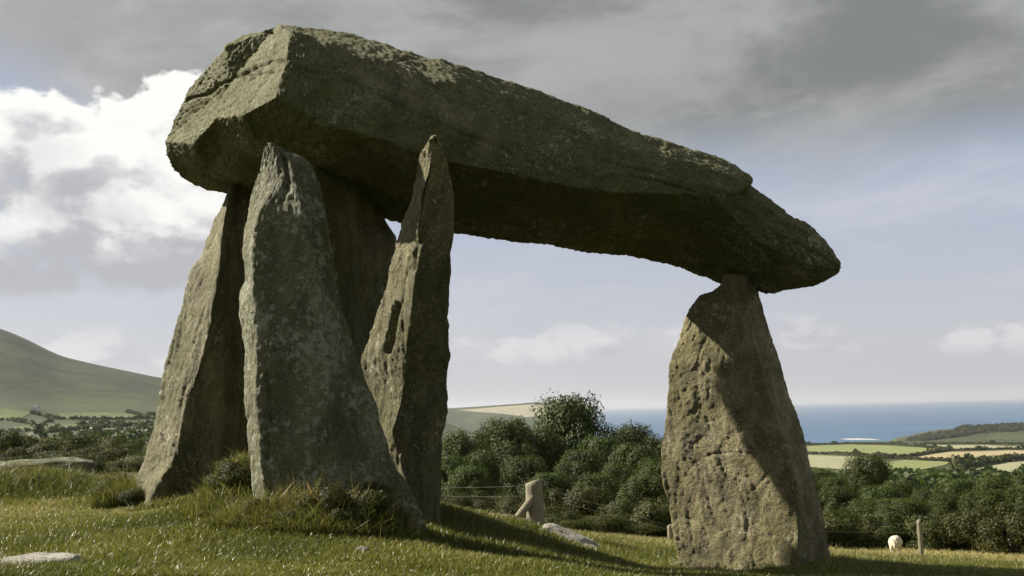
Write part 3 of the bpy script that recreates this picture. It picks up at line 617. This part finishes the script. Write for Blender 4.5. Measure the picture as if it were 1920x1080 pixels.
SG = 'scrub bushes along the wood edge'
for px, py, wp, d in [(840,925,120,46),(905,915,120,52),(965,925,110,50),(1035,910,120,54),(1105,905,130,54),(1175,915,120,52),(1235,925,110,50),(870,955,120,40),(950,960,110,42),(1060,955,130,46),(1140,960,130,48),(1215,965,120,50),
                      (1560,955,120,60),(1625,960,120,62),(1690,958,120,62),(1755,950,120,60),(1820,945,120,58),(1890,935,130,56),(1580,990,120,66),(1660,990,120,68),(1740,988,120,68),(1815,980,120,62),(1890,975,130,58),(1500,960,120,60)]:
    tree(px, py, wp, d, i % 2, ('dark bramble bush at the wood edge behind the thick braced post' if px < 1240 else 'dark gorse bush at the wood edge behind the grazing sheep'), SG, i * 1.1, 'scrub_bush', 'bush', True, 'scrub'); i += 1
LG = 'bushes on the moor edge behind the long slab'
tree(-8, 795, 110, 52, 0, 'dark tall bush rising above the moor by the long slab', LG, .4, 'hawthorn_bush', 'bush', True, 'leaf')
for px, py, wp, d in [(62,815,90,58),(20,838,120,40),(115,842,110,44),(175,836,110,50),(235,828,90,58),(290,832,100,56),(330,838,110,52),(70,862,110,26),(240,862,120,26),(200,885,80,16.5),(290,868,90,24),(-40,850,120,30),(110,812,130,75),(170,810,130,80),(225,814,120,76),(280,812,130,78),(330,816,130,74),(20,808,130,66),(70,826,130,52),(140,830,130,50),(210,832,130,50),(280,836,130,48),(320,850,130,36),(180,852,140,34),(110,858,140,30),(260,858,140,30)]:
    tree(px, py, wp, d, i % 2, 'low spreading moorland bush between long slab and valley fields', LG, i * .9, 'scrub_bush', 'bush', True, 'scrub'); i += 1
tree(140, 846, 110, 15.2, 1, 'glossy low bush catching the sun just behind the long slab', LG, 2.0, 'scrub_bush', 'bush', True, 'leaf')

FG = 'low bushes round the feet of the stones'
for px, py, wp, d, lb, mt_ in [(440, 858, 100, 8.5, 'rusty-topped bush in the gap between the broad and the ridged upright', 'rust'), (222, 884, 100, 10.35, 'bright leafy bush at the outer foot of the ridged upright', 'lush'), (250, 915, 80, 10.0, 'small leafy bush before the ridged upright', 'lush'),
        (612, 892, 120, 7.86, 'rusty bush against the middle of the broad upright', 'rust'), (692, 900, 110, 7.90, 'rusty-tipped bush at the right foot of the broad upright', 'rust')]:
    tree(px, py, wp, d, i % 2, lb, FG, i * 1.3, 'low_bush', 'bush', True, mt_); i += 1
for px, py, wp, d in [(415, 915, 90, 8.45), (500, 930, 95, 7.95), (565, 945, 95, 7.78), (655, 940, 95, 7.76), (725, 945, 90, 7.86)]:
    tree(px, py, wp, d, i % 2, 'low leafy green bush in the growth round the broad upright', FG, i * 1.3, 'low_bush', 'bush', True, 'lush'); i += 1
for px, py, wp, d in [(-20, 904, 120, 11.7), (70, 906, 110, 11.6), (150, 903, 100, 11.8)]:
    tree(px, py, wp, d, i % 2, 'low bilberry bush on the bank in front of the long slab', 'bilberry bushes on the bank', i * 1.3, 'low_bush', 'bush', True, 'lush'); i += 1

# ------------------------------------------------------------------ far fields, hedges, farm
def patch(name, poly, matr, lift=1.0, sub=10):
    q = np.array([ray_ground(px, py, 250) for px, py in poly]); c = q[:, :2].mean(0); v, f = [], []; n = len(q)
    dens = []
    for a in range(n):
        for s in range(4): dens.append(q[a, :2] + (q[(a + 1) % n, :2] - q[a, :2]) * s / 4)
    dens = np.array(dens); m2 = len(dens)
    fr = np.linspace(1, 0.02, sub); xy = c[None, None] + (dens - c)[None] * fr[:, None, None]
    z = height(xy[..., 0], xy[..., 1]) + lift; v = np.concatenate([xy, z[..., None]], -1).reshape(-1, 3)
    fc = grid_faces(sub, m2)
    me = npmesh(name, v, [fc]); me.update()
    nr_ = np.empty(len(me.polygons) * 3); me.polygons.foreach_get('normal', nr_)
    if nr_.reshape(-1, 3)[:, 2].mean() < 0: me.flip_normals()
    return link(name, me, matr, kind='structure'), q
FIELDS = [([(1510,838),(1593,834),(1680,837),(1773,845),(1713,855),(1657,856),(1563,851),(1510,846)], 'fgreen'),
          ([(1505,853),(1600,857),(1640,862),(1640,885),(1587,882),(1505,876)], 'fgrey'),
          ([(1720,858),(1780,848),(1893,845),(1990,846),(1990,853),(1893,857),(1833,863),(1780,864)], 'ftan'),
          ([(1655,868),(1697,863),(1785,867),(1772,873),(1713,884),(1655,887)], 'fgreen'),
          ([(1805,886),(1847,876),(1893,868),(1990,862),(1990,888),(1893,889)], 'fgrey'),
          ([(1737,835),(1847,835),(1893,838),(1980,838),(1980,841),(1893,842),(1785,842)], 'fgrey'),
          ([(25,802),(75,797),(150,797),(150,804),(90,809),(30,810)], 'fhill'), ([(165,806),(290,800),(330,803),(330,816),(190,816)], 'fhill'),
          ([(-60,770),(20,768),(60,775),(40,786),(-60,788)], 'fhill'), ([(110,776),(200,774),(260,778),(240,786),(120,786)], 'fhill'), ([(845,800),(900,790),(960,792),(960,815),(845,820)], 'fhill'),
          ([(860,770),(930,764),(1000,759),(1035,763),(1045,778),(990,783),(930,777),(890,774)], 'fpale')]
def leafcloud(cen, rad, per, leaf, g, flat=.75):
    """leafy clumps: cen (n,3), rad (n,) -> verts, quads, tint"""
    n = len(cen); dr = g.normal(size=(n, per, 3)); dr /= np.linalg.norm(dr, axis=-1)[..., None]; dr[..., 2] = np.abs(dr[..., 2]) * 1.1 - .25
    lump = 1 + .5 * perlin((cen[:, None] * .37 + dr * 1.9).reshape(-1, 3)).reshape(n, per)
    pos = cen[:, None] + dr * (rad[:, None] * g.uniform(.6, 1.05, (n, per)) * lump)[..., None] * np.array([1, 1, flat]); pos = pos.reshape(-1, 3); dr = dr.reshape(-1, 3); k = len(pos)
    nr2 = dr + g.normal(0, .5, (k, 3)); nr2 /= np.linalg.norm(nr2, axis=1)[:, None]
    ta = np.cross(nr2, g.normal(size=(k, 3))); ta /= np.linalg.norm(ta, axis=1)[:, None]; tb = np.cross(nr2, ta)
    sz_ = (np.repeat(rad, per) * leaf * g.uniform(.6, 1.3, k))[:, None]
    v = np.stack([pos - ta * sz_, pos - tb * sz_ * .7, pos + ta * sz_, pos + tb * sz_ * .7], 1).reshape(-1, 3)
    return v, np.arange(k * 4).reshape(-1, 4), np.repeat(np.clip(np.repeat(g.uniform(.05, .5, n), per) + g.normal(0, .15, k), 0, 1), 4)
def hedge(line, hgt, wid, label, group, seed):
    q = np.array([ray_ground(px, py, 250) for px, py in line]); g = np.random.default_rng(seed); pts_ = []
    for a, b2 in zip(q[:-1], q[1:]):
        k = max(3, min(200, int(np.linalg.norm(b2[:2] - a[:2]) / (wid * .55)))); pts_.append(a[:2] + (b2[:2] - a[:2]) * ((np.arange(k) + g.uniform(-.3, .3, k)) / k)[:, None])
    xy = np.vstack(pts_ + [q[-1:, :2]]); n = len(xy); xy = xy + g.normal(0, wid * .12, xy.shape)
    r = wid * .5 * (.7 + .5 * g.uniform(0, 1, n) + 1.1 * (g.uniform(0, 1, n) > .975)); z0 = height(xy[:, 0], xy[:, 1])
    org = np.array([xy[0, 0], xy[0, 1], z0[0]])
    v, f, ti = leafcloud(np.c_[xy, z0 + r * .45] - org, r, 46, .34, g, hgt / wid * 1.2)
    return link('hedgerow', npmesh('hedgerow', v, [f], False, {'tint': ti}), M['scrub'], loc=tuple(org), label=label, cat='hedge', group=group)
for poly, mk in FIELDS: patch('field', poly, M[mk], lift=.6)
HG, HL = 'hedgerows between the distant fields', ['hedgerow winding between the long green field and the tan stubble field', 'hedgerow along the seaward edge of the long green field', 'hedgerow along the lower edge of the tan stubble field',
    'short hedgerow at the end of the small green field', 'short hedgerow between the pale mown field and the small green field', 'thick tree-grown hedgerow above the nearest pale field', 'hedgerow under the headland above the thin pale strip field']
for s, ln in enumerate([[(1500,852),(1563,852),(1657,858),(1713,856),(1780,846),(1893,843),(1985,843)], [(1505,835),(1593,832),(1680,834),(1737,840),(1785,844)], [(1640,860),(1697,862),(1785,866),(1850,862),(1985,855)],
                        [(1785,867),(1805,874),(1800,886)], [(1640,860),(1645,886)], [(1800,880),(1850,872),(1893,865),(1985,859)], [(1735,833),(1850,833),(1985,835)]]):
    hedge(ln, 5. if s != 5 else 8., 6.5 if s != 5 else 12., HL[s], HG, s + 1)
for s, ln in enumerate([[(20,811),(95,811),(165,806),(290,798),(330,801)], [(60,776),(110,787),(240,788),(330,782)], [(150,818),(330,818)], [(-50,789),(20,790),(60,796)], [(240,774),(300,790)]]):
    hedge(ln, 5., 7., 'dark hedge bank crossing the pasture below the hill', 'hedges under the hill', 30 + s)
# woods on the slope below the headland and on the near valley side: masses nobody could count
def woodmass(name, cx, n, hgt, label, seed):
    g = np.random.default_rng(seed); vs = []
    xs = []
    for (px0, px1, d0, d1) in cx:
        k = n; px = g.uniform(px0, px1, k); d = np.exp(g.uniform(math.log(d0), math.log(d1), k)); xs.append(np.c_[(px - 960) / F * d, d])
    xy = np.vstack(xs); z = height(xy[:, 0], xy[:, 1]); keep = z > -147; xy, z = xy[keep], z[keep]; n = len(xy); s = hgt * g.uniform(.6, 1.3, n)
    v, f, ti = leafcloud(np.c_[xy, z + s * .3], s * .6, 70, .26, g, .85)
    return link(name, npmesh(name, v, [f], False, {'tint': ti}), M['leaf'], label=label, cat='woodland', kind='stuff')
woodmass('far_wood', [(1780, 2000, 4080, 4300), (1690, 1800, 4060, 4180)], 620, 12, 'distant dark wood on the slope of the near headland', 3)
woodmass('valley_wood', [(-60, 420, 420, 900), (60, 380, 1000, 1250), (800, 1000, 900, 1900)], 45, 8, 'scattered trees filling the valley under the hill', 4)
woodmass('hedgerow_wood', [(1490, 2000, 420, 780)], 330, 8, 'distant tree belt between the wood and the first pale fields', 5)
# sand bar at the river mouth
aa_ = [(1575, 826), (1610, 825.2), (1652, 827), (1640, 828), (1590, 828)]
q = np.array([P(px, py, 150 * F / (py - (770 - .0225 * (px - 960)))) for px, py in aa_]); q[:, 2] = -149.2
link('beach', npmesh('beach', q, [np.array([[0, 1, 2, 3, 4]])[:, ::-1]], False), M['sand'], kind='structure')
# farmhouse on the hillside
fp = ray_ground(66, 769, 300); e = link('farmhouse', None, None, loc=tuple(fp), label='tiny white farmhouse on the lower slope of the hill', cat='house')
def boxm(name, x0, x1, y0, y1, z0, z1): 
    v = np.array([(x, y, z) for z in (z0, z1) for x, y in ((x0, y0), (x1, y0), (x1, y1), (x0, y1))]); f = np.array([[3,2,1,0],[4,5,6,7],[0,1,5,4],[1,2,6,5],[2,3,7,6],[3,0,4,7]]); return npmesh(name, v, [f], False)
link('wall', boxm('wall', -4.5, 4.5, -2.6, 2.6, -2, 4.), M['white'], parent=e)
rv = np.array([(-4.8,-3,4.),(4.8,-3,4.),(4.8,3,4.),(-4.8,3,4.),(-4.8,0,6.3),(4.8,0,6.3)]); rf = npmesh('roof', rv, [np.array([[0,1,5,4],[2,3,4,5],[3,2,1,0]]), np.array([[1,2,5],[3,0,4]])], False); rfo = link('roof', rf, M['slate'], parent=e)
link('chimney', boxm('chimney', -4.4, -3.5, -.45, .45, 5.8, 7.3), M['white'], parent=rfo)
for wx in (-3.1, -1.0, 3.1): link('window', boxm('window', wx - .45, wx + .45, -2.72, -2.55, 1., 2.3), M['slate'], parent=e)
link('door', boxm('door', .6, 1.5, -2.72, -2.55, -.3, 2.), M['slate'], parent=e)

# ------------------------------------------------------------------ fence and sheep
def post(parent, base, hgt, rad, lean, seed, slant=0.):
    g = np.random.default_rng(seed); nr_, ns = 16, 20; zs = np.linspace(-.25, hgt, nr_); v = []
    for z in zs:
        a = np.linspace(0, 6.2832, ns, endpoint=False); r = rad * (1.08 - .12 * (z + .25) / (hgt + .25)) * (1 + .07 * perlin(np.c_[np.cos(a) * 1.5 + seed, np.sin(a) * 1.5, np.full(ns, z * 1.5)]) + .035 * np.sin(a * 5 + seed))
        top = (z == zs[-1]) * slant * np.cos(a) * rad
        v.append(np.c_[r * np.cos(a) + lean[0] * z, r * np.sin(a) + lean[1] * z, z + top])
    v = np.vstack(v); k = len(v); v = np.vstack([v, [lean[0] * hgt, lean[1] * hgt, hgt + .012]]); j = np.arange(ns)
    o = link('post', npmesh('fence_post', v, [grid_faces(nr_, ns), np.stack([np.full(ns, k), (nr_ - 1) * ns + j, (nr_ - 1) * ns + (j + 1) % ns], -1)]), M['wood'], loc=base, parent=parent); return o
p1 = P(1005, 990, 15.0); p1[2] = gz(p1[0], p1[1])
fen = link('wire_fence', None, None, loc=tuple(p1), label='old wire fence with a thick braced end post below the stones', cat='fence')
top1 = P(1003, 903, 15.0)[2] - p1[2]
post(fen, (0, 0, 0), top1, .105, (-.03, 0), 1, .25)
bs = P(964, 980, 14.85) - p1; be = P(1000, 932, 14.93) - p1; dv = (be - bs); bs = bs - dv * .15
bv, bf, bt_ = tube([bs, bs + (be - bs) * .5, be], [.05, .048, .045], 10); link('brace', npmesh('brace', bv, [bf, bt_]), M['wood'], parent=fen)
posts = [(p1, top1)]
for px, d, hh, rd in ((1257, 18.3, .27, .04), (1726, 30., None, .055), (700, 15.6, .45, .06)):
    q = P(px, 1000, d); q[2] = gz(q[0], q[1]); hh = hh or (P(px, 975, d)[2] - q[2])
    post(fen, tuple(q - p1), hh, rd, (-.02, .01), px % 7, .4); posts.append((q, hh))
order = [posts[3], posts[0], posts[1], posts[2]]
for fr in (.93, .72):
    path = [q + np.array([0, 0, hh * fr]) - p1 for q, hh in order[:2]]; a, b2 = path
    cur = [a + (b2 - a) * s + np.array([0, 0, -.05 * math.sin(math.pi * s)]) for s in np.linspace(0, 1, 9)]
    cur += [b2 + (order[2][0] + np.array([0, 0, order[2][1] * fr]) - p1 - b2) * s for s in np.linspace(.2, 1, 5)]
    cur += [cur[-1] + (order[3][0] + np.array([0, 0, order[3][1] * fr]) - p1 - cur[-1]) * s for s in (.25, .5, .75, 1.)]
    wv, wf, wt = tube(cur, [.0022] * len(cur), 5); link('wire', npmesh('wire', wv, [wf, wt]), M['wire'], parent=fen)

def sheep():
    bm = bmesh.new()
    def ell(c, s, rot=None):
        mx = Matrix.Translation(c) @ (rot or Matrix()) @ Matrix.Diagonal((*s, 1)); bmesh.ops.create_icosphere(bm, subdivisions=3, radius=1, matrix=mx)
    def limb(a, b2, ra, rb):
        a, b2 = Vector(a), Vector(b2); dd = b2 - a
        bmesh.ops.create_cone(bm, cap_ends=True, segments=10, radius1=ra, radius2=rb, depth=dd.length, matrix=Matrix.Translation((a + b2) / 2) @ dd.to_track_quat('Z', 'Y').to_matrix().to_4x4())
    ell((0, -.28, .60), (.27, .34, .27)); ell((0, .05, .58), (.30, .42, .28)); ell((0, .36, .58), (.25, .28, .26)); ell((0, -.52, .62), (.20, .16, .22))
    ell((.03, .60, .45), (.13, .22, .13), Matrix.Rotation(-.8, 4, 'X')); ell((.06, .76, .24), (.075, .15, .08), Matrix.Rotation(-1.0, 4, 'X'))
    ell((.16, .70, .33), (.08, .03, .03)); ell((-.05, .70, .33), (.08, .03, .03)); ell((0, -.68, .50), (.05, .05, .16))
    for sx2 in (-1, 1):
        limb((sx2 * .15, -.40, .52), (sx2 * .15, -.46, .28), .11, .055); limb((sx2 * .15, -.46, .30), (sx2 * .15, -.42, -.01), .045, .032)
        limb((sx2 * .13, .36, .45), (sx2 * .13, .35, .25), .08, .045); limb((sx2 * .13, .35, .26), (sx2 * .13, .37, -.01), .04, .032)
    me = bpy.data.meshes.new('sheep_src'); bm.to_mesh(me); bm.free(); o = bpy.data.objects.new('sheep_src', me); col.objects.link(o)
    md = o.modifiers.new('r', 'REMESH'); md.mode = 'VOXEL'; md.voxel_size = .022
    sm_ = o.modifiers.new('s', 'SMOOTH'); sm_.factor = .5; sm_.iterations = 3
    dg = bpy.context.evaluated_depsgraph_get(); me2 = bpy.data.meshes.new_from_object(o.evaluated_get(dg)); bpy.data.objects.remove(o)
    v = np.empty(len(me2.vertices) * 3, np.float32); me2.vertices.foreach_get('co', v); v = v.reshape(-1, 3).astype(float)
    nn = np.empty(len(v) * 3, np.float32); me2.vertex_normals.foreach_get('vector', nn); nn = nn.reshape(-1, 3)
    wv_ = np.clip((v[:, 2] - .3) / .1, 0, 1) * (v[:, 1] < .66); v = v + nn * (wv_ * (.03 * fbm(v * 9, 3)))[:, None]; me2.vertices.foreach_set('co', v.astype(np.float32).ravel())
    for pl in me2.polygons: pl.use_smooth = True
    me2.materials.clear(); me2.name = 'sheep'; return me2
sp_ = P(1680, 1040, 50.); sz = gz(sp_[0], sp_[1])
s_o = link('sheep', sheep(), M['wool'], loc=(sp_[0], sp_[1], sz), label='cream woolly sheep grazing with its rump turned, before the wood', cat='sheep'); s_o.rotation_euler = (0, 0, -.35); s_o.scale = (.92,) * 3

# ------------------------------------------------------------------ haze
hx = bpy.data.materials.new('haze_air'); hx.use_nodes = True; ht = hx.node_tree; ht.nodes.clear()
ho = ht.nodes.new('ShaderNodeOutputMaterial'); hv = ht.nodes.new('ShaderNodeVolumePrincipled'); hv.inputs['Color'].default_value = (.72, .77, .88, 1)
hv.inputs['Density'].default_value = 2.6e-5; hv.inputs['Anisotropy'].default_value = .3; ht.links.new(hv.outputs[0], ho.inputs['Volume'])
link('haze', boxm('haze', -121000, 121000, -121000, 121000, -200, 330), hx, kind='stuff', label='pale sea haze lying over the far country', cat='haze')
